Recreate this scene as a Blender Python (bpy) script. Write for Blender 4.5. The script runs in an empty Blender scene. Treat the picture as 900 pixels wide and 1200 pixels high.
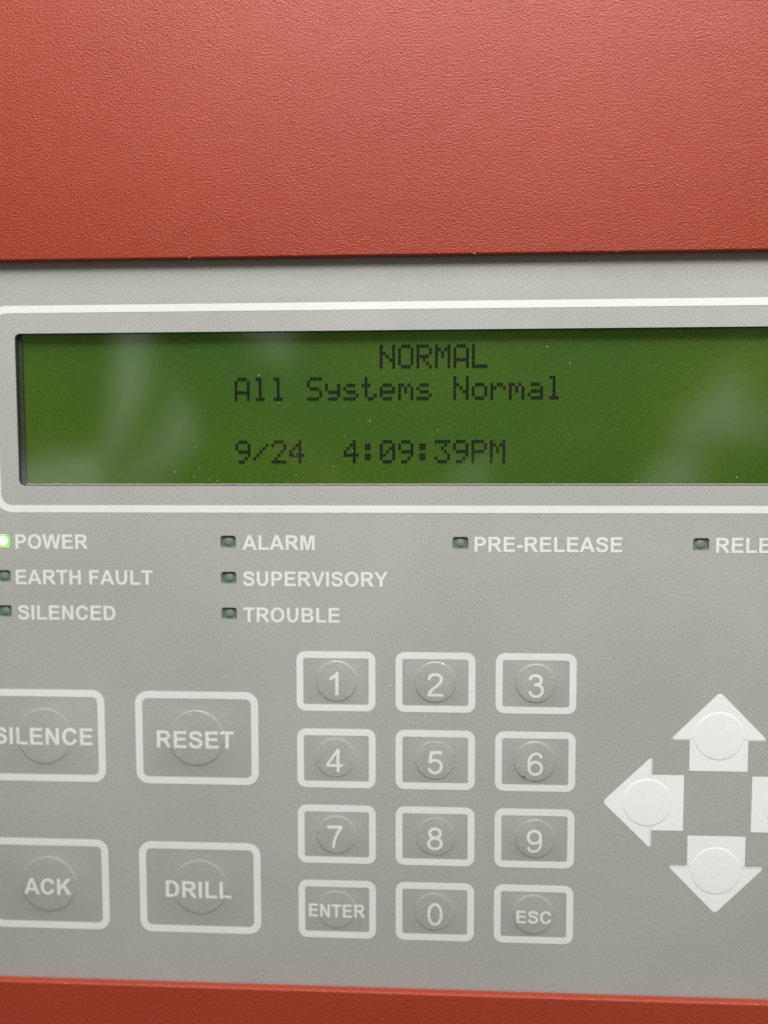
import bpy, bmesh, math, random
from mathutils import Vector, Matrix

random.seed(7)
S = bpy.context.scene
COL = S.collection
MM = 0.001
R = math.radians

# ------------------------------------------------------------------ camera
# The grey panel's face is the plane y = 0; x runs right, z up; the camera stands 147.5 mm in front.
cd = bpy.data.cameras.new('camera')
cd.sensor_fit = 'VERTICAL'
cd.sensor_height = 9.8
cd.lens = 9.8 * 901.0 / 1200.0
cd.clip_start = 0.005
cd.clip_end = 50.0
cd.dof.use_dof = True
cd.dof.focus_distance = 0.1430
cd.dof.aperture_fstop = 1.6
cam = bpy.data.objects.new('camera', cd)
COL.objects.link(cam)
ROT = (Matrix.Rotation(0.0475712, 3, 'Z') @ Matrix.Rotation(-0.0633916, 3, 'X')
       @ Matrix.Rotation(0.0015455, 3, 'Y'))
right, fwd, up = ROT @ Vector((1, 0, 0)), ROT @ Vector((0, 1, 0)), ROT @ Vector((0, 0, 1))
m3 = Matrix((right, up, -fwd)).transposed()
cam.matrix_world = Matrix.Translation((0, -0.14753, 0)) @ m3.to_4x4()
S.camera = cam

# ------------------------------------------------------------------ room light: lamps and made-up patchy surroundings (indoors: no sun, no sky)
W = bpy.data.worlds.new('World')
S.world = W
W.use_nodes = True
nt = W.node_tree
nt.nodes.clear()
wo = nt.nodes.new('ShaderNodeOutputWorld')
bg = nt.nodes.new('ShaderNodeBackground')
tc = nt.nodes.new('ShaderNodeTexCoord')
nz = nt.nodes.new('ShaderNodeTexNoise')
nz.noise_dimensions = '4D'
nz.inputs['W'].default_value = 10.2  # invented surroundings: seed chosen so pale patches reflect in the display
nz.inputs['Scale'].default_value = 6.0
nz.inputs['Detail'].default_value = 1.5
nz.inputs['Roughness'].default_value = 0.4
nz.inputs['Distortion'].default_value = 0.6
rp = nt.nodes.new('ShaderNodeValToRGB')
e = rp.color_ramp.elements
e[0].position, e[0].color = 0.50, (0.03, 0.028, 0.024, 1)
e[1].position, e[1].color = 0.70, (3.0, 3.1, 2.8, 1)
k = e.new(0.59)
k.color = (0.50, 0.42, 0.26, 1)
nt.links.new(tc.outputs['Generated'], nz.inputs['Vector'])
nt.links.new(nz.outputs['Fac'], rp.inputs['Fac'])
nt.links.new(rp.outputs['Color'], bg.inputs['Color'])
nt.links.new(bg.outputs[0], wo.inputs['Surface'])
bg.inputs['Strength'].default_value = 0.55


def ceiling_lamp(name, loc, target, sx, sy, power, color):
    ld = bpy.data.lights.new(name, 'AREA')
    ld.shape = 'RECTANGLE'
    ld.size, ld.size_y = sx, sy
    ld.energy = power
    ld.color = color
    o = bpy.data.objects.new(name, ld)
    COL.objects.link(o)
    o.location = loc
    o.rotation_euler = (Vector(target) - Vector(loc)).to_track_quat('-Z', 'Y').to_euler()
    return o


ceiling_lamp('ceiling_lamp', (-0.02, -0.28, 0.45), (0, 0, 0), 0.38, 0.34, 5.35, (1.0, 0.998, 0.98))
ceiling_lamp('ceiling_lamp', (0.27, -0.30, 0.40), (0, 0, 0), 0.10, 0.06, 1.35, (1.0, 0.998, 0.98))

vs = S.view_settings
vs.view_transform = 'Standard'
vs.look = 'None'
vs.exposure = 0.0
vs.gamma = 1.0
vs.use_curve_mapping = False
S.render.engine = 'CYCLES'


# ------------------------------------------------------------------ materials
class Mat:
    def __init__(s, name):
        s.m = bpy.data.materials.new(name)
        s.m.use_nodes = True
        s.t = s.m.node_tree
        s.t.nodes.clear()
        s.out = s.t.nodes.new('ShaderNodeOutputMaterial')
        s.tc = s.t.nodes.new('ShaderNodeTexCoord')
        s.geo = s.t.nodes.new('ShaderNodeNewGeometry')

    def n(s, kind, **kw):
        x = s.t.nodes.new(kind)
        for a, v in kw.items():
            if hasattr(x, a):
                setattr(x, a, v)
        return x

    def l(s, a, b):
        s.t.links.new(a, b)

    def noise(s, scale, detail=2.0, rough=0.5, dist=0.0):
        x = s.n('ShaderNodeTexNoise')
        x.inputs['Scale'].default_value = scale
        x.inputs['Detail'].default_value = detail
        x.inputs['Roughness'].default_value = rough
        x.inputs['Distortion'].default_value = dist
        s.l(s.geo.outputs['Position'], x.inputs['Vector'])
        return x

    def ramp(s, src, p0, c0, p1, c1):
        x = s.n('ShaderNodeValToRGB')
        el = x.color_ramp.elements
        el[0].position, el[0].color = p0, c0
        el[1].position, el[1].color = p1, c1
        s.l(src, x.inputs['Fac'])
        return x

    def bump(s, src, strength, dist, prev=None):
        b = s.n('ShaderNodeBump')
        b.inputs['Strength'].default_value = strength
        b.inputs['Distance'].default_value = dist
        s.l(src, b.inputs['Height'])
        if prev:
            s.l(prev.outputs[0], b.inputs['Normal'])
        return b

    def bsdf(s, color, rough, spec=0.5):
        p = s.n('ShaderNodeBsdfPrincipled')
        if isinstance(color, tuple):
            p.inputs['Base Color'].default_value = (*color, 1)
        else:
            s.l(color, p.inputs['Base Color'])
        p.inputs['Roughness'].default_value = rough
        p.inputs['Specular IOR Level'].default_value = spec
        s.p = p
        s.l(p.outputs[0], s.out.inputs['Surface'])
        return p


def g3(c, k):
    return (c[0] * k, c[1] * k, c[2] * k, 1)


def film(name, col, rough, var=0.05, grain=0.16, bs=0.25):
    """polyester overlay film: fine grain, faint cloudy wear"""
    m = Mat(name)
    big = m.noise(28.0, 3.0, 0.55)
    fine = m.noise(3300.0, 2.0, 0.7)
    c1 = m.ramp(big.outputs['Fac'], 0.3, g3(col, 1 - var), 0.7, g3(col, 1 + var))
    c2 = m.ramp(fine.outputs['Fac'], 0.3, (1 - grain,) * 3 + (1,), 0.7, (1 + grain,) * 3 + (1,))
    mx = m.n('ShaderNodeMix', data_type='RGBA', blend_type='MULTIPLY')
    mx.inputs[0].default_value = 1.0
    m.l(c1.outputs[0], mx.inputs[6])
    m.l(c2.outputs[0], mx.inputs[7])
    p = m.bsdf(mx.outputs[2], rough, 0.4)
    wear = m.noise(70.0, 4.0, 0.6, 0.8)
    wr = m.n('ShaderNodeMapRange')
    wr.inputs['From Min'].default_value, wr.inputs['From Max'].default_value = 0.35, 0.65
    wr.inputs['To Min'].default_value, wr.inputs['To Max'].default_value = rough * 0.75, rough * 1.25
    m.l(wear.outputs['Fac'], wr.inputs['Value'])
    m.l(wr.outputs[0], p.inputs['Roughness'])
    b = m.bump(fine.outputs['Fac'], bs, 0.00003)
    m.l(b.outputs[0], p.inputs['Normal'])
    return m.m


def plain(name, col, rough, spec=0.5, emit=None, es=0):
    m = Mat(name)
    p = m.bsdf(col, rough, spec)
    if emit:
        p.inputs['Emission Color'].default_value = (*emit, 1)
        p.inputs['Emission Strength'].default_value = es
    return m.m


GREY = (0.345, 0.347, 0.328)
M_GREY = film('grey_overlay_film', GREY, 0.48)
M_KEY = film('grey_key_film', (0.338, 0.340, 0.321), 0.13, grain=0.10, bs=0.3)
M_WHITE = film('white_print', (0.66, 0.665, 0.655), 0.45, 0.03, 0.04)
M_WKEY = film('white_key_film', (0.765, 0.77, 0.765), 0.22, 0.03, 0.03, 0.25)


def red_paint():
    m = Mat('red_textured_powder_coat')
    n1 = m.noise(2950.0, 2.5, 0.55, 0.2)
    n2 = m.noise(5600.0, 2.0, 0.6, 0.0)
    big = m.noise(22.0, 3.0, 0.55)
    c = m.ramp(big.outputs['Fac'], 0.3, (0.285, 0.036, 0.016, 1), 0.7, (0.312, 0.042, 0.019, 1))
    p = m.bsdf(c.outputs[0], 0.40, 0.33)
    amp = m.noise(240.0, 2.0, 0.6)
    am = m.n('ShaderNodeMapRange')
    am.inputs['From Min'].default_value, am.inputs['From Max'].default_value = 0.3, 0.7
    am.inputs['To Min'].default_value, am.inputs['To Max'].default_value = 0.82, 1.12
    m.l(amp.outputs['Fac'], am.inputs['Value'])
    hh = m.n('ShaderNodeMath', operation='MULTIPLY')
    m.l(n1.outputs['Fac'], hh.inputs[0])
    m.l(am.outputs[0], hh.inputs[1])
    b1 = m.bump(hh.outputs[0], 0.90, 0.00021)
    b2 = m.bump(n2.outputs['Fac'], 0.60, 0.00006, b1)
    m.l(b2.outputs[0], p.inputs['Normal'])
    return m.m


M_RED = red_paint()
M_CHIP = plain('bare_primer', (0.50, 0.33, 0.27), 0.6)
M_BLACK = plain('black_bezel', (0.028, 0.028, 0.025), 0.55)
M_BACK = plain('galvanised_back', (0.20, 0.20, 0.19), 0.5)
M_TRIM = plain('clear_film_edge', (0.42, 0.42, 0.37), 0.3)
M_PIX = plain('liquid_crystal_segment', (0.008, 0.009, 0.005), 0.7, 0.1)
M_CUP = plain('indicator_cup', (0.26, 0.30, 0.275), 0.5)
M_LED = plain('unlit_led', (0.36, 0.37, 0.34), 0.25, 0.6)
M_CUPLIT = plain('indicator_cup_lit', (0.25, 0.55, 0.15), 0.5, 0.5, (0.13, 1.0, 0.0), 0.8)  # green LED spill put into the cup's own colour and emission
M_LEDLIT = plain('lit_green_led', (0.3, 0.8, 0.2), 0.3, 0.5, (0.50, 1.0, 0.35), 5.0)
M_SCUFF = plain('dark_scuff', (0.05, 0.05, 0.045), 0.7)
M_DUST = plain('dust_speck', (0.72, 0.72, 0.62), 0.8)


def screen_mat():
    m = Mat('backlit_green_lcd')
    big = m.noise(17.0, 2.0, 0.5)
    fine = m.noise(3600.0, 1.0, 0.5)
    c = m.ramp(big.outputs['Fac'], 0.3, (0.024, 0.070, 0.0065, 1), 0.7, (0.050, 0.088, 0.0045, 1))
    f = m.ramp(fine.outputs['Fac'], 0.3, (0.88, 0.88, 0.88, 1), 0.7, (1.12, 1.12, 1.12, 1))
    mx = m.n('ShaderNodeMix', data_type='RGBA', blend_type='MULTIPLY')
    mx.inputs[0].default_value = 1.0
    m.l(c.outputs[0], mx.inputs[6])
    m.l(f.outputs[0], mx.inputs[7])
    p = m.bsdf(mx.outputs[2], 0.5, 0.2)
    m.l(mx.outputs[2], p.inputs['Emission Color'])
    p.inputs['Emission Strength'].default_value = 0.40
    return m.m


M_SCREEN = screen_mat()


def pane_mat(name, tint, rough, dust):
    """thin clear film: passes light, mirrors the room faintly, carries dust"""
    m = Mat(name)
    tr = m.n('ShaderNodeBsdfTransparent')
    tr.inputs['Color'].default_value = (*tint, 1)
    gl = m.n('ShaderNodeBsdfGlossy')
    gl.inputs['Roughness'].default_value = rough
    dt = m.n('ShaderNodeVectorMath', operation='DOT_PRODUCT')
    m.l(m.geo.outputs['Normal'], dt.inputs[0])
    m.l(m.geo.outputs['Incoming'], dt.inputs[1])
    ab = m.n('ShaderNodeMath', operation='ABSOLUTE')
    m.l(dt.outputs['Value'], ab.inputs[0])
    om = m.n('ShaderNodeMath', operation='SUBTRACT')
    om.inputs[0].default_value = 1.0
    m.l(ab.outputs[0], om.inputs[1])
    pw = m.n('ShaderNodeMath', operation='POWER')
    pw.inputs[1].default_value = 5.0
    m.l(om.outputs[0], pw.inputs[0])
    fr = m.n('ShaderNodeMath', operation='MULTIPLY_ADD')   # thin film, both faces: about 6 % head on
    fr.inputs[1].default_value = 0.94
    fr.inputs[2].default_value = 0.06
    m.l(pw.outputs[0], fr.inputs[0])
    mx = m.n('ShaderNodeMixShader')
    m.l(fr.outputs[0], mx.inputs[0])
    m.l(tr.outputs[0], mx.inputs[1])
    m.l(gl.outputs[0], mx.inputs[2])
    last = mx
    if dust:
        v = m.n('ShaderNodeTexVoronoi')
        v.inputs['Scale'].default_value = 420.0
        m.l(m.geo.outputs['Position'], v.inputs['Vector'])
        near = m.ramp(v.outputs['Distance'], 0.03, (1, 1, 1, 1), 0.10, (0, 0, 0, 1))
        sep = m.n('ShaderNodeSeparateColor')
        m.l(v.outputs['Color'], sep.inputs[0])
        few = m.ramp(sep.outputs[0], 0.80, (0, 0, 0, 1), 0.98, (1, 1, 1, 1))
        haze = m.noise(5200.0, 2.0, 0.7)
        hz = m.ramp(haze.outputs['Fac'], 0.45, (0, 0, 0, 1), 0.75, (0.035, 0.035, 0.035, 1))
        mul = m.n('ShaderNodeMath', operation='MULTIPLY')
        m.l(near.outputs[0], mul.inputs[0])
        m.l(few.outputs[0], mul.inputs[1])
        ad = m.n('ShaderNodeMath', operation='ADD', use_clamp=True)
        m.l(mul.outputs[0], ad.inputs[0])
        m.l(hz.outputs[0], ad.inputs[1])
        df = m.n('ShaderNodeBsdfDiffuse')
        df.inputs['Color'].default_value = (0.62, 0.62, 0.48, 1)
        sc = m.n('ShaderNodeMath', operation='MULTIPLY')
        sc.inputs[1].default_value = 0.6
        m.l(ad.outputs[0], sc.inputs[0])
        mx2 = m.n('ShaderNodeMixShader')
        m.l(sc.outputs[0], mx2.inputs[0])
        m.l(mx.outputs[0], mx2.inputs[1])
        m.l(df.outputs[0], mx2.inputs[2])
        last = mx2
    m.l(last.outputs[0], m.out.inputs['Surface'])
    return m.m


M_PANE = pane_mat('clear_window_film', (0.93, 0.95, 0.92), 0.045, True)
M_LENS = pane_mat('smoky_indicator_film', (0.70, 0.76, 0.72), 0.15, False)
M_LENSLIT = pane_mat('green_indicator_film', (0.80, 0.98, 0.75), 0.15, False)

# ------------------------------------------------------------------ object helpers (all lengths in mm)
WORLD_AT = {}


def mesh_from(name, verts, faces, mat, smooth=False):
    me = bpy.data.meshes.new(name)
    me.from_pydata([(x * MM, y * MM, z * MM) for x, y, z in verts], [], faces)
    me.materials.append(mat)
    if smooth:
        for p in me.polygons:
            p.use_smooth = True
    me.update()
    return me


def put(name, me, at=(0, 0, 0), parent=None, label=None):
    """link mesh (or None for an Empty) with its origin at world position `at` in mm"""
    o = bpy.data.objects.new(name, me)
    COL.objects.link(o)
    at = Vector(at)
    if parent:
        o.parent = parent
        o.location = (at - WORLD_AT[parent.name]) * MM
    else:
        o.location = at * MM
    WORLD_AT[o.name] = at
    if label:
        o['label'] = label
    return o


def rr(x0, x1, z0, z1, r, n=6):
    """rounded rectangle, counter-clockwise seen from the front (-y)"""
    pts = []
    for cx, cz, a0 in ((x1 - r, z0 + r, -90), (x1 - r, z1 - r, 0), (x0 + r, z1 - r, 90), (x0 + r, z0 + r, 180)):
        for i in range(n + 1):
            a = R(a0 + 90.0 * i / n)
            pts.append((cx + r * math.cos(a), cz + r * math.sin(a)))
    return pts


def loops_mesh(name, loops, mat, cap_first=False, cap_last=False, smooth=False):
    """loops: list of (pts2d, y); neighbouring loops are bridged with quads"""
    v, f = [], []
    n = len(loops[0][0])
    for pts, y in loops:
        v += [(x, y, z) for x, z in pts]
    for k in range(len(loops) - 1):
        for i in range(n):
            a, b = k * n + i, k * n + (i + 1) % n
            f.append((a, b, b + n, a + n))
    if cap_first:
        f.append(tuple(range(n))[::-1])
    if cap_last:
        f.append(tuple((len(loops) - 1) * n + i for i in range(n)))
    me = mesh_from(name, v, f, mat, smooth)
    bm = bmesh.new()
    bm.from_mesh(me)
    bmesh.ops.recalc_face_normals(bm, faces=bm.faces)
    bm.to_mesh(me)
    bm.free()
    return me


def smooth_by_angle(me, deg=35):
    for p in me.polygons:
        p.use_smooth = True
    bm = bmesh.new()
    bm.from_mesh(me)
    for ed in bm.edges:
        if len(ed.link_faces) == 2 and ed.calc_face_angle(0) > R(deg):
            ed.smooth = False
    bm.to_mesh(me)
    bm.free()


# ------------------------------------------------------------------ red cabinet door with its cut-out
X0, X1, Z0, Z1 = -112.0, 103.5, -104.68, 38.64        # cut-out
DX0, DX1, DZ0, DZ1 = -190.0, 181.0, -175.0, 165.0    # whole door
YF, YB = -1.75, -0.30                                 # front and back of the sheet


def off(d, r, n=6):
    return rr(X0 - d, X1 + d, Z0 - d, Z1 + d, r + d, n)


def offo(d, r, n=6):
    return rr(DX0 + d, DX1 - d, DZ0 + d, DZ1 - d, max(r - d, 0.3), n)


door_loops = [(offo(1.65, 3), 22.0), (offo(0, 3), 22.0)]
for i in range(6):
    a = R(90 * i / 5)
    door_loops.append((offo(2.0 - 2.0 * math.cos(a), 3), YF + 2.0 - 2.0 * math.sin(a)))
bev = 0.38
for i in range(6):
    a = R(90 * (1 - i / 5))
    door_loops.append((off(bev - bev * math.cos(a), 1.2), YF + bev - bev * math.sin(a)))
door_loops += [(off(0, 1.2), YB), (offo(1.65, 3), YB), (offo(1.65, 3), 22.0)]
me = loops_mesh('cabinet_door', door_loops, M_RED)
smooth_by_angle(me, 30)
door = put('cabinet_door', me, (0, 0, 0))
door['label'] = 'red textured steel cabinet door framing the grey keypad panel'
door['category'] = 'cabinet door'
# small chips where the powder coat has come off the edge of the cut-out
for (x, z, w, y) in ((-43.6, Z1 + 0.10, 0.55, YF), (9.9, Z1 + 0.10, 0.6, YF), (36.0, Z1 + 0.12, 0.35, YF),
                     (-71.5, Z0 - 0.16, 0.7, YF + 0.03), (-6.0, Z0 - 0.14, 0.5, YF + 0.03), (58.6, Z0 - 0.14, 0.5, YF + 0.03),
                     (-71.0, 41.9, 0.4, YF - 0.02)):
    v = []
    for i in range(9):
        a = 2 * math.pi * i / 9
        q = 0.7 + 0.5 * random.random()
        v.append((w * 0.38 * q * math.cos(a), 0.0, w * 0.17 * q * math.sin(a)))
    v.append((0, -0.05, 0))
    f = [(i, (i + 1) % 9, 9) for i in range(9)]
    put('paint_chip', mesh_from('paint_chip', v, f, M_CHIP), (x, y, z), door)

# ------------------------------------------------------------------ grey control panel
panel = put('control_panel', None, (-4.3, 0, -106.0))
panel['label'] = 'grey fire alarm control panel with green display, membrane keys and white lettering'
panel['category'] = 'control panel'

LX0, LX1, LZ0, LZ1 = -78.8, 70.2, -4.3, 25.2         # display opening
LEDS = []                                            # x, z, lit
for x, zs in ((-82.62, (-15.15, -22.25, -29.28)), (-37.44, (-15.27, -22.35, -29.42)), (7.66, (-15.37,)), (53.08, (-15.47,))):
    for z in zs:
        LEDS.append((x, z, x < -80 and z > -16))
LW, LH, LR = 1.53, 1.25, 0.55


def sheet_with_holes(name, outer, holes, y0, y1, mat):
    bm = bmesh.new()
    alll = []
    for pts in [outer] + holes:
        vs_ = [bm.verts.new((x * MM, y0 * MM, z * MM)) for x, z in pts]
        es = [bm.edges.new((vs_[i], vs_[(i + 1) % len(vs_)])) for i in range(len(vs_))]
        alll.append((vs_, es))
    bmesh.ops.triangle_fill(bm, use_beauty=True, use_dissolve=False, edges=[q for _, es in alll for q in es])
    front = list(bm.faces)
    r = bmesh.ops.extrude_face_region(bm, geom=front)
    nv = [g for g in r['geom'] if isinstance(g, bmesh.types.BMVert)]
    bmesh.ops.translate(bm, verts=nv, vec=(0, (y1 - y0) * MM, 0))
    bmesh.ops.recalc_face_normals(bm, faces=bm.faces)
    me = bpy.data.meshes.new(name)
    bm.to_mesh(me)
    bm.free()
    me.materials.append(mat)
    return me


holes = [rr(LX0, LX1, LZ0, LZ1, 1.05)]
for x, z, lit in LEDS:
    holes.append(rr(x - LW, x + LW, z - LH, z + LH, LR, 4))
me = sheet_with_holes('faceplate', rr(-125, 116, -118, 52, 2), holes, 0.0, 1.2, M_GREY)
put('faceplate', me, (0, 0, 0), panel)

# printed white line round the display
def ring(name, x0, x1, z0, z1, r, w, mat, y, t=0.03, rin=None, n=8):
    ri = max(r - w, 0.15) if rin is None else rin
    o_ = rr(x0, x1, z0, z1, r, n)
    i_ = rr(x0 + w, x1 - w, z0 + w, z1 - w, ri, n)
    return loops_mesh(name, [(o_, y + t), (o_, y), (i_, y), (i_, y + t)], mat)


put('display_border', ring('display_border', -83.9, 75.3, -9.55, 30.5, 3.6, 1.42, M_WHITE, -0.03), (0, 0, 0), panel)

# ---- display: screen, bezel, window, characters
DEP = 1.8
kd = 1 + DEP / 147.53
screen = put('display_screen', loops_mesh('display_screen', [(rr(-83, 74.5, -7, 28, 1), 4.4), (rr(-83, 74.5, -7, 28, 1), DEP)],
             M_SCREEN, cap_first=True, cap_last=True), (0, 0, 0), panel, 'green backlit dot matrix display')
e0 = 0.04
wall = lambda d, r: rr(LX0 - d, LX1 + d, LZ0 - d, LZ1 + d, r)
inn = rr(LX0 + 0.75, LX1 - 0.75, LZ0 - 0.02, LZ1 + 0.25, 0.4)
put('bezel', loops_mesh('bezel', [(wall(0.9, 1.9), 1.25), (wall(0.03, 1.05), 1.25), (wall(-e0, 1.0), 0.12), (wall(-e0 - 0.12, 0.9), 0.12),
    (wall(-0.12, 1.05), 0.9), (wall(-0.13, 1.05), 1.1), (inn, 1.25), (inn, 1.6), (wall(0.9, 1.9), 1.6)], M_BLACK), (0, 0, 0), screen)
put('window_pane', loops_mesh('window_pane', [(rr(LX0 + .2, LX1 - .2, LZ0 + .2, LZ1 - .2, 0.9), 0.35)], M_PANE, cap_last=True), (0, 0, 0), screen)
put('window_edge', loops_mesh('window_edge', [(rr(LX0 + 1.3, LX1 - 1.3, LZ0 + 0.20, LZ0 + 0.36, 0.05, 2), 0.30),
    (rr(LX0 + 1.3, LX1 - 1.3, LZ0 + 0.20, LZ0 + 0.36, 0.05, 2), 0.16)], M_TRIM, cap_last=True), (0, 0, 0), screen)

F57 = {
 'N': '10001 10001 11001 10101 10011 10001 10001', 'O': '01110 10001 10001 10001 10001 10001 01110',
 'R': '11110 10001 10001 11110 10100 10010 10001', 'M': '10001 11011 10101 10101 10001 10001 10001',
 'A': '01110 10001 10001 10001 11111 10001 10001', 'L': '10000 10000 10000 10000 10000 10000 11111',
 'l': '01100 00100 00100 00100 00100 00100 01110', 'S': '01111 10000 10000 01110 00001 00001 11110',
 'y': '00000 00000 10001 10001 01111 00001 01110', 's': '00000 00000 01110 10000 01110 00001 11110',
 't': '01000 01000 11100 01000 01000 01001 00110', 'e': '00000 00000 01110 10001 11111 10000 01110',
 'm': '00000 00000 11010 10101 10101 10001 10001', 'o': '00000 00000 01110 10001 10001 10001 01110',
 'r': '00000 00000 10110 11001 10000 10000 10000', 'a': '00000 00000 01110 00001 01111 10001 01111',
 '9': '01110 10001 10001 01111 00001 00010 01100', '/': '00000 00001 00010 00100 01000 10000 00000',
 '2': '01110 10001 00001 00010 00100 01000 11111', '4': '00010 00110 01010 10010 11111 00010 00010',
 ':': '00000 01100 01100 00000 01100 01100 00000', '0': '01110 10001 10011 10101 11001 10001 01110',
 '3': '11111 00010 00100 00010 00001 10001 01110', 'P': '11110 10001 10001 11110 10000 10000 10000'}
PIT, DPX, DPZ, GAP = 3.492 * kd, 0.592 * kd, 0.637 * kd, 0.075
CH = {}


def char_mesh(c):
    if c not in CH:
        v, f = [], []
        for r_, row in enumerate(F57[c].split()):
            for q, b in enumerate(row):
                if b == '1':
                    x0, z1 = q * DPX, -r_ * DPZ
                    x1, z0 = x0 + DPX - GAP, z1 - DPZ + GAP
                    i = len(v)
                    for y in (0, 0.06):
                        v += [(x0, y, z0), (x1, y, z0), (x1, y, z1), (x0, y, z1)]
                    f += [(i, i + 1, i + 2, i + 3), (i + 4, i + 7, i + 6, i + 5), (i, i + 4, i + 5, i + 1),
                          (i + 1, i + 5, i + 6, i + 2), (i + 2, i + 6, i + 7, i + 3), (i + 3, i + 7, i + 4, i)]
        CH[c] = mesh_from('display_character', v, f, M_PIX)
    return CH[c]


for text, col, row in (('NORMAL', 8, 0), ('All Systems Normal', 0, 1), ('9/24  4:09:39PM', 0, 3)):
    for i, c in enumerate(text):
        if c != ' ':
            put('display_character', char_mesh(c), (-35.71 * kd + (col + i) * PIT, DEP - 0.12, (22.42 - 6.0 * row) * kd), screen)

# a few lint specks lying on the window
for k_ in range(30):
    x = random.uniform(-60, 66)
    z = LZ0 + 0.4 + 28 * random.random() ** 1.6
    w = random.uniform(0.04, 0.10) * (1.5 if random.random() < 0.12 else 1)
    a0 = random.uniform(0, 3.1)
    pts = []
    for i in range(6):
        a = math.pi * i / 3
        p = (w * random.uniform(.7, 1.3) * math.cos(a), w * 0.65 * random.uniform(.6, 1.2) * math.sin(a))
        pts.append((p[0] * math.cos(a0) - p[1] * math.sin(a0), 0, p[0] * math.sin(a0) + p[1] * math.cos(a0)))
    pts.append((0, -0.05, 0))
    put('dust_speck', mesh_from('dust_speck', pts, [(i, (i + 1) % 6, 6) for i in range(6)], M_DUST), (x, 0.33, z), screen)

# ------------------------------------------------------------------ lettering: grotesque outlines, 716 units cap height
def q2(p0, c, p1, n=7):
    """quarter bend from p0 to p1 about corner c (points after p0)"""
    kx = 0.58
    a = (p0[0] + (c[0] - p0[0]) * kx, p0[1] + (c[1] - p0[1]) * kx)
    b = (p1[0] + (c[0] - p1[0]) * kx, p1[1] + (c[1] - p1[1]) * kx)
    out = []
    for i in range(1, n + 1):
        t = i / n
        u = 1 - t
        out.append(tuple(u**3 * p0[j] + 3 * u*u*t * a[j] + 3 * u*t*t * b[j] + t**3 * p1[j] for j in (0, 1)))
    return out


def path(*items):
    """points; a 3-tuple (corner, end) marker bends: ('q', corner, end)"""
    out = []
    for it in items:
        if it[0] == 'q':
            out += q2(out[-1], it[1], it[2])
        else:
            out.append(it)
    return out


def ell(cx, cy, rx, ry):
    return path((cx + rx, cy), ('q', (cx + rx, cy + ry), (cx, cy + ry)), ('q', (cx - rx, cy + ry), (cx - rx, cy)),
                ('q', (cx - rx, cy - ry), (cx, cy - ry)), ('q', (cx + rx, cy - ry), (cx + rx, cy)))[:-1]


def spline(pts, n=6):
    out = []
    for i in range(len(pts) - 1):
        p0, p1, p2, p3 = pts[max(i - 1, 0)], pts[i], pts[i + 1], pts[min(i + 2, len(pts) - 1)]
        for k_ in range(n):
            t = k_ / n
            out.append(tuple(0.5 * (2*p1[j] + (p2[j]-p0[j])*t + (2*p0[j]-5*p1[j]+4*p2[j]-p3[j])*t*t
                                    + (3*p1[j]-p0[j]-3*p2[j]+p3[j])*t**3) for j in (0, 1)))
    out.append(pts[-1])
    return out


def ribbon(pts, hw):
    L, Rr = [], []
    for i, p in enumerate(pts):
        a, b = pts[max(i - 1, 0)], pts[min(i + 1, len(pts) - 1)]
        dx, dy = b[0] - a[0], b[1] - a[1]
        d = math.hypot(dx, dy) or 1
        L.append((p[0] - dy / d * hw, p[1] + dx / d * hw))
        Rr.append((p[0] + dy / d * hw, p[1] - dx / d * hw))
    return L + Rr[::-1]


def box(x0, y0, x1, y1):
    return [(x0, y0), (x1, y0), (x1, y1), (x0, y1)]


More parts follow.
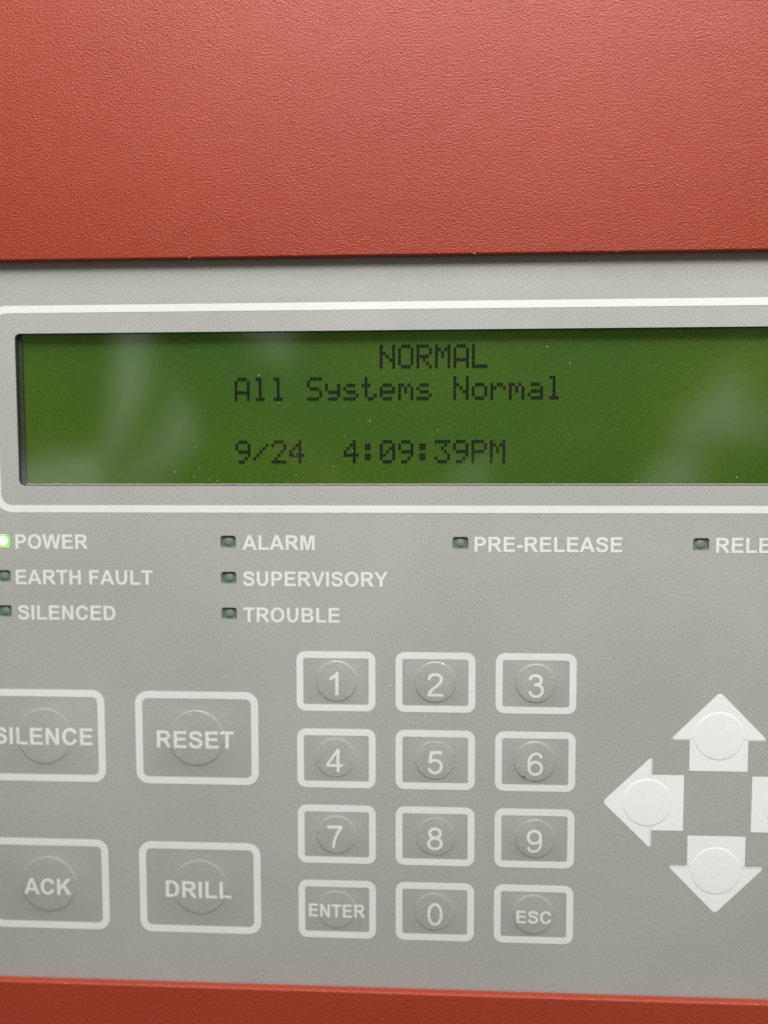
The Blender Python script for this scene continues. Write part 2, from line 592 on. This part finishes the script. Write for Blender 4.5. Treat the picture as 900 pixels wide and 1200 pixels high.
# glyph: advance, list of shapes; shape = [outer, hole, hole...]
S_C = [(556, 500), (500, 612), (345, 657), (190, 628), (133, 533), (190, 442), (345, 388), (495, 328), (556, 205), (488, 98), (338, 57), (170, 98), (104, 238)]
G = {
 'A': (722, [[[(718, 0), (561, 0), (498, 163), (212, 163), (153, 0), (0, 0), (279, 716), (432, 716)], [(452, 284), (353, 549), (256, 284)]]]),
 'B': (722, [[path((73, 0), (73, 716), (400, 716), ('q', (632, 716), (632, 540)), ('q', (632, 410), (540, 380)), ('q', (668, 345), (668, 205)), ('q', (668, 0), (420, 0))),
              path((218, 597), (218, 430), (350, 430), ('q', (488, 430), (488, 516)), ('q', (488, 597), (350, 597))),
              path((218, 311), (218, 121), (375, 121), ('q', (520, 121), (520, 216)), ('q', (520, 311), (375, 311)))]]),
 'C': (722, [[path((672, 505), ('q', (610, 728), (382, 728)), ('q', (47, 728), (47, 354)), ('q', (47, -12), (380, -12)), ('q', (610, -12), (671, 219)),
                   (531, 263), ('q', (496, 111), (376, 111)), ('q', (196, 111), (196, 361)), ('q', (196, 604), (379, 604)), ('q', (500, 604), (529, 471)))]]),
 'D': (722, [[path((72, 0), (72, 716), (336, 716), ('q', (669, 716), (669, 353)), ('q', (669, 0), (344, 0))),
              path((217, 595), (217, 121), (331, 121), ('q', (520, 121), (520, 357)), ('q', (520, 595), (324, 595)))]]),
 'E': (667, [[[(73, 0), (73, 716), (604, 716), (604, 595), (218, 595), (218, 436), (577, 436), (577, 316), (218, 316), (218, 121), (617, 121), (617, 0)]]]),
 'F': (611, [[[(74, 0), (74, 716), (565, 716), (565, 595), (218, 595), (218, 425), (518, 425), (518, 304), (218, 304), (218, 0)]]]),
 'H': (722, [[[(73, 0), (73, 716), (218, 716), (218, 434), (501, 434), (501, 716), (646, 716), (646, 0), (501, 0), (501, 313), (218, 313), (218, 0)]]]),
 'I': (278, [[box(68, 0, 213, 716)]]),
 'K': (722, [[[(75, 0), (75, 716), (219, 716), (219, 398), (511, 716), (705, 716), (436, 437), (720, 0), (533, 0), (336, 336), (219, 216), (219, 0)]]]),
 'L': (611, [[[(77, 0), (77, 716), (221, 716), (221, 121), (580, 121), (580, 0)]]]),
 'M': (833, [[[(71, 0), (71, 716), (287, 716), (417, 228), (546, 716), (762, 716), (762, 0), (629, 0), (629, 564), (487, 0), (348, 0), (206, 564), (206, 0)]]]),
 'N': (722, [[[(74, 0), (74, 716), (215, 716), (508, 238), (508, 716), (642, 716), (642, 0), (497, 0), (208, 467), (208, 0)]]]),
 'O': (778, [[ell(389, 358, 346, 370), ell(389, 358, 198, 247)]]),
 'P': (667, [[path((73, 0), (73, 716), (380, 716), ('q', (623, 716), (623, 495)), ('q', (623, 270), (370, 270)), (218, 270), (218, 0)),
              path((218, 595), (218, 391), (345, 391), ('q', (474, 391), (474, 493)), ('q', (474, 595), (345, 595)))]]),
 'R': (722, [[path((73, 0), (73, 716), (430, 716), ('q', (657, 716), (657, 512)), ('q', (657, 345), (486, 318)), (560, 245), (716, 0), (540, 0), (430, 165),
                   ('q', (350, 299), (265, 299)), (218, 299), (218, 0)),
              path((218, 595), (218, 413), (380, 413), ('q', (508, 413), (508, 505)), ('q', (508, 595), (400, 595)))]]),
 'S': (667, [[ribbon(spline(S_C), 67)]]),
 'T': (611, [[[(234, 0), (234, 595), (21, 595), (21, 716), (590, 716), (590, 595), (378, 595), (378, 0)]]]),
 'U': (722, [[path((216, 716), (72, 716), (72, 330), ('q', (72, -12), (360, -12)), ('q', (648, -12), (648, 330)), (648, 716), (503, 716), (503, 320),
                   ('q', (503, 112), (358, 112)), ('q', (216, 112), (216, 320)))]]),
 'V': (667, [[[(255, 0), (0, 716), (157, 716), (338, 186), (513, 716), (667, 716), (410, 0)]]]),
 'W': (944, [[[(176, 0), (5, 716), (153, 716), (261, 224), (392, 716), (564, 716), (690, 216), (800, 716), (946, 716), (772, 0), (619, 0), (476, 535), (334, 0)]]]),
 'Y': (667, [[[(261, 0), (261, 301), (-1, 716), (168, 716), (336, 433), (501, 716), (667, 716), (404, 300), (404, 0)]]]),
 '-': (333, [[box(50, 190, 320, 328)]]),
 ' ': (278, []),
}
HW = 43
six_loop = [ell(282, 230, 190 + HW - 4, 192 + HW), ell(282, 230, 190 - HW - 4, 192 - HW)]
six_tail = ribbon(spline([(458, 540), (425, 628), (352, 672), (268, 672), (175, 628), (112, 530), (88, 400), (92, 250)]), HW - 4)
flip = lambda pts: [(556 - x, 706 - y) for x, y in pts]
G.update({
 '0': (556, [[ell(278, 353, 190 + HW, 318 + HW), ell(278, 353, 190 - HW, 318 - HW)]]),
 '1': (556, [[[(378, 0), (282, 0), (282, 556), (250, 530), (180, 485), (109, 455), (109, 545), (200, 596), (280, 662), (318, 719), (378, 719)]]]),
 '2': (556, [[ribbon(spline([(78, 500), (106, 610), (180, 662), (280, 672), (385, 645), (443, 575), (440, 495), (392, 405), (290, 310), (165, 205), (98, 115), (75, 50)]), HW)], [box(30, 0, 505, 88)]]),
 '3': (556, [[ribbon(spline([(82, 535), (125, 632), (210, 670), (275, 672), (370, 642), (418, 565), (405, 475), (335, 415), (215, 390)]), HW)],
             [ribbon(spline([(215, 392), (340, 385), (428, 325), (460, 220), (425, 110), (350, 50), (265, 36), (165, 62), (108, 125), (80, 205)]), HW)]]),
 '4': (556, [[[(320, 0), (320, 168), (13, 168), (13, 254), (332, 716), (414, 716), (414, 254), (510, 254), (510, 168), (414, 168), (414, 0)], [(320, 254), (320, 570), (104, 254)]]]),
 '5': (556, [[[(478, 706), (478, 614), (196, 614), (168, 420), (158, 350), (66, 338), (124, 706)]],
             [ribbon(spline([(110, 350), (195, 412), (285, 424), (398, 385), (457, 290), (455, 185), (402, 88), (310, 38), (215, 40), (130, 88), (86, 190)]), HW)]]),
 '6': (556, [six_loop, [six_tail]]),
 '7': (556, [[box(47, 616, 512, 706)], [ribbon(spline([(478, 650), (375, 500), (296, 320), (250, 150), (232, 0)]), HW)]]),
 '8': (556, [[ell(278, 530, 162 + HW, 140 + HW), ell(278, 530, 162 - HW, 140 - HW)], [ell(278, 208, 194 + HW, 170 + HW), ell(278, 208, 194 - HW, 170 - HW)]]),
 '9': (556, [[flip(p) for p in six_loop], [flip(six_tail)]]),
})


def word_mesh(text, x0, x1, z0, z1, mat, y=-0.03, height=None, org=(0, 0), fine=0.0):
    """flat print filling x0..x1, baseline z0, cap line z1 (x1 None: natural width, centred on x0)"""
    adv, items = 0, []
    for i, c in enumerate(text):
        items.append((adv, G[c][1]))
        adv += G[c][0]
    xs = [p[0] + a for a, sh in items for s_ in sh for p in s_[0]]
    lo, hi = min(xs), max(xs)
    sz = (z1 - z0) / 716.0
    if x1 is None:
        sx = sz
        ox = x0 - sx * (lo + hi) / 2
    else:
        sx = (x1 - x0) / (hi - lo)
        ox = x0 - sx * lo
    bm = bmesh.new()
    for a, sh in items:
        for k_, shape in enumerate(sh):
            b2 = bmesh.new()
            es = []
            for pts in shape:
                pp = []
                for p in pts:
                    if not pp or math.hypot(p[0] - pp[-1][0], p[1] - pp[-1][1]) > 1:
                        pp.append(p)
                if math.hypot(pp[0][0] - pp[-1][0], pp[0][1] - pp[-1][1]) < 1:
                    pp.pop()
                vv = [b2.verts.new((ox + sx * (p[0] + a), 0, z0 + sz * p[1])) for p in pp]
                es += [b2.edges.new((vv[i], vv[(i + 1) % len(vv)])) for i in range(len(vv))]
            bmesh.ops.triangle_fill(b2, use_beauty=True, use_dissolve=False, edges=es)
            if fine:
                for _ in range(4):
                    long = [ed for ed in b2.edges if ed.calc_length() > fine]
                    if not long:
                        break
                    bmesh.ops.subdivide_edges(b2, edges=long, cuts=1)
                    bmesh.ops.triangulate(b2, faces=b2.faces)
            for v in b2.verts:
                yy = y - 0.006 * k_
                if height:
                    yy -= height(v.co.x, v.co.z)
                v.co = Vector(((v.co.x - org[0]) * MM, yy * MM, (v.co.z - org[1]) * MM))
            bmesh.ops.recalc_face_normals(b2, faces=b2.faces)
            tmp = bpy.data.meshes.new('tmp')
            b2.to_mesh(tmp)
            b2.free()
            bm.from_mesh(tmp)
            bpy.data.meshes.remove(tmp)
    for f in bm.faces:
        f.normal_update()
        if f.normal.y > 0:
            f.normal_flip()
    me = bpy.data.meshes.new('lettering')
    bm.to_mesh(me)
    bm.free()
    me.materials.append(mat)
    return me


for t, x0, x1, zt in (('POWER', -79.9, -65.3, -13.88), ('EARTH FAULT', -80.05, -52.5, -20.93), ('SILENCED', -79.85, -60.1, -28.0),
                      ('ALARM', -34.66, -20.5, -13.92), ('SUPERVISORY', -34.64, -6.3, -21.02), ('TROUBLE', -34.64, -15.7, -28.12),
                      ('PRE-RELEASE', 10.34, 38.35, -14.12), ('RELEASE', 55.85, 74.2, -14.16)):
    put('lettering', word_mesh(t, x0, x1, zt - 2.88, zt, M_WHITE), (0, 0, 0), panel, 'white printed word ' + t)

# ------------------------------------------------------------------ indicator lights
def led_dome(mat, r=0.85, h=0.24):
    v, f = [], []
    n, m_ = 16, 4
    for j in range(m_):
        a = R(90 * j / m_)
        for i in range(n):
            b = 2 * math.pi * i / n
            v.append((r * math.cos(a) * math.cos(b), -h * math.sin(a), r * math.cos(a) * math.sin(b)))
    v.append((0, -h, 0))
    for j in range(m_ - 1):
        for i in range(n):
            f.append((j * n + i, j * n + (i + 1) % n, (j + 1) * n + (i + 1) % n, (j + 1) * n + i))
    for i in range(n):
        f.append(((m_ - 1) * n + i, (m_ - 1) * n + (i + 1) % n, m_ * n))
    return mesh_from('led', v, f, mat, True)


def cup_mesh(mat):
    a = rr(-LW + .02, LW - .02, -LH + .02, LH - .02, LR, 4)
    b = rr(-LW + .25, LW - .25, -LH + .25, LH - .25, LR * .6, 4)
    return loops_mesh('indicator_light', [(a, 0.10), (b, 0.46)], mat, cap_last=True)


def lens_mesh(mat):
    return loops_mesh('lens', [(rr(-LW + .05, LW - .05, -LH + .05, LH - .05, LR, 4), 0.14)], mat, cap_last=True)


cups = {False: cup_mesh(M_CUP), True: cup_mesh(M_CUPLIT)}
leds = {False: led_dome(M_LED), True: led_dome(M_LEDLIT, 0.95, 0.27)}
lens = {False: lens_mesh(M_LENS), True: lens_mesh(M_LENSLIT)}
for x, z, lit in LEDS:
    o = put('indicator_light', cups[lit], (x, 0, z), panel, 'lit green power light' if lit else None)
    put('led', leds[lit], (x, 0.45, z), o)
    put('lens', lens[lit], (x, 0, z), o)

# ------------------------------------------------------------------ membrane keys
def dome_h(r, Rd, H, cap=1.5):
    """embossed disc: steep rim, nearly flat crown"""
    if r >= Rd:
        return 0.0
    w = RIM
    t = min((Rd - r) / w, 1.0)
    s = t * t * (3 - 2 * t)
    return H * s + cap * H * (1 - (r / Rd) ** 2)


RIM = 0.21


def dome_rings(Rd, H, n, y, cap=1.5):
    v = []
    RINGS = [1 - RIM / Rd * j / 9 for j in range(10)] + [0.85, 0.7, 0.5, 0.25]
    for q in RINGS:
        for i in range(n):
            a = 2 * math.pi * i / n
            v.append((q * Rd * math.cos(a), y - dome_h(q * Rd, Rd, H, cap), q * Rd * math.sin(a)))
    v.append((0, y - dome_h(0, Rd, H, cap), 0))
    f = []
    for k_ in range(len(RINGS) - 1):
        for i in range(n):
            f.append((k_ * n + i, k_ * n + (i + 1) % n, (k_ + 1) * n + (i + 1) % n, (k_ + 1) * n + i))
    b = (len(RINGS) - 1) * n
    for i in range(n):
        f.append((b + i, b + (i + 1) % n, b + n))
    return v, f


def fix(me, smooth=True):
    bm = bmesh.new()
    bm.from_mesh(me)
    for f in bm.faces:
        f.normal_update()
        if f.normal.y > 0:
            f.normal_flip()
        f.smooth = smooth
    bm.to_mesh(me)
    bm.free()
    return me


def key_face(w, h, Rd, H, mat, cx=0.0, cz=0.0):
    n = 64
    v, f = dome_rings(Rd, H, n, -0.015)
    v = [(x + cx, y, z + cz) for x, y, z in v]
    base = len(v)
    for i in range(n):
        a = 2 * math.pi * i / n
        c, s_ = math.cos(a), math.sin(a)
        k_ = min(w / 2 / abs(c) if abs(c) > 1e-6 else 1e9, h / 2 / abs(s_) if abs(s_) > 1e-6 else 1e9)
        v.append((c * k_, -0.015, s_ * k_))
    # square corners
    for i in range(n):
        a, b = v[base + i], v[base + (i + 1) % n]
        f.append((i, base + i, base + (i + 1) % n, (i + 1) % n))
        if abs(a[0] - b[0]) > 1e-4 and abs(a[2] - b[2]) > 1e-4:
            cx = a[0] if abs(abs(a[0]) - w / 2) < 1e-4 else b[0]
            cz = a[2] if abs(abs(a[2]) - h / 2) < 1e-4 else b[2]
            v.append((cx, -0.015, cz))
            f.append((base + i, len(v) - 1, base + (i + 1) % n))
    return fix(mesh_from('key', v, f, mat))


KW, KH, KR = 15.5, 11.85, 4.0
FW, FH, FR = 24.65, 18.75, 5.75
DH = 0.080
ring_small = ring('border', -KW / 2, KW / 2, -KH / 2, KH / 2, 1.75, 1.33, M_WHITE, -0.04, 0.04, 0.45)
ring_big = ring('border', -FW / 2, FW / 2, -FH / 2, FH / 2, 2.5, 1.42, M_WHITE, -0.04, 0.04, 1.1)


HF = {}


def key(text, x, z, big, x0, x1, zb, zt):
    Rd = (FR if big else KR) * random.uniform(0.97, 1.03)
    H = DH * random.uniform(0.75, 1.2)
    cx, cz = random.uniform(-0.18, 0.18), random.uniform(-0.15, 0.15)
    w, h = (FW - 1.4, FH - 1.4) if big else (KW - 1.3, KH - 1.3)
    o = put('key', key_face(w, h, Rd, H, M_KEY, cx, cz), (x, 0, z), panel, 'key marked ' + text)
    put('border', ring_big if big else ring_small, (x, 0, z), o)
    hfun = HF[text] = lambda px, pz: dome_h(math.hypot(px - x - cx, pz - z - cz), Rd, H)
    put('legend', word_mesh(text, x0, x1, zb, zt, M_WHITE, -0.035, hfun, (x, z), 0.5), (x, 0, z), o)
    return o


KX = (-16.5, 2.93, 22.35)
KZ = (-42.62, -58.05, -73.45, -88.85)
six = None
for i, t in enumerate('123456789'):
    x, z = KX[i % 3], KZ[i // 3]
    ox = -0.35 if t in '147' else 0.0
    oo = key(t, x, z, False, x + ox, None, z - 2.72, z + 1.92)
    if t == '6':
        six = oo
key('ENTER', KX[0], KZ[3], False, -22.15, -10.9, -90.45, -87.75)
key('0', KX[1], KZ[3], False, KX[1] + 0.05, None, KZ[3] - 2.72, KZ[3] + 1.92)
key('ESC', KX[2], KZ[3], False, 19.0, 25.8, -90.6, -88.05)
key('SILENCE', -75.15, -54.35, True, -85.7, -65.35, -56.2, -52.75)
key('RESET', -44.28, -54.4, True, -52.35, -36.85, -56.4, -52.95)
key('ACK', -75.1, -85.0, True, -80.3, -70.5, -87.2, -83.85)
key('DRILL', -44.15, -85.1, True, -51.15, -37.8, -87.15, -83.7)

# scuff at the lower left of key 6
v = [(0.28 * random.uniform(.5, 1.2) * math.cos(2 * math.pi * i / 9), 0, 0.2 * random.uniform(.5, 1.3) * math.sin(2 * math.pi * i / 9)) for i in range(9)]
put('scuff', fix(mesh_from('scuff', v, [tuple(range(9))], M_SCUFF), False), (20.2, -0.05 - HF['6'](20.2, -61.0), -61.0), six)


# ------------------------------------------------------------------ arrow keys
def round_poly(pts, rad, n=4):
    out = []
    m_ = len(pts)
    for i in range(m_):
        p, a, b = Vector(pts[i]), Vector(pts[i - 1]), Vector(pts[(i + 1) % m_])
        r = rad[i]
        if r <= 0:
            out.append(tuple(p))
            continue
        u, w = (a - p).normalized(), (b - p).normalized()
        s_, e_ = p + u * r, p + w * r
        for k_ in range(n + 1):
            t = k_ / n
            out.append(tuple((1 - t) ** 2 * s_ + 2 * t * (1 - t) * p + t * t * e_))
    return out


def arrow_mesh(ang):
    base = [(0, 21.95), (-8.75, 13.0), (-8.75, 12.5), (-5.5, 12.5), (-5.5, 6.45), (5.5, 6.45), (5.5, 12.5), (8.75, 12.5), (8.75, 13.0)]
    pts = round_poly(base, [0.9, 0.35, 0.2, 0.15, 0.12, 0.12, 0.15, 0.2, 0.35])
    c, s_ = math.cos(ang), math.sin(ang)
    cz = 12.5
    pts = [(x * c - (z - cz) * s_, x * s_ + (z - cz) * c) for x, z in pts]
    me = loops_mesh('arrow_key', [(pts, 0.0), (pts, -0.04)], M_WKEY, cap_last=True)
    return me


v, f = dome_rings(4.75, DH * 0.6, 64, -0.045, 0.9)
dome_me = fix(mesh_from('dome', v, f, M_WKEY))
AC = (57.35, -65.78)
for nm, ang in (('up', 0), ('left', math.pi / 2), ('down', math.pi), ('right', -math.pi / 2)):
    d = (-math.sin(ang), math.cos(ang))
    at = (AC[0] + d[0] * 12.5, 0, AC[1] + d[1] * 12.5)
    o = put('arrow_key', arrow_mesh(ang), at, panel, 'white arrow key pointing ' + nm)
    put('dome', dome_me, (AC[0] + d[0] * 13.35, 0, AC[1] + d[1] * 13.35), o)
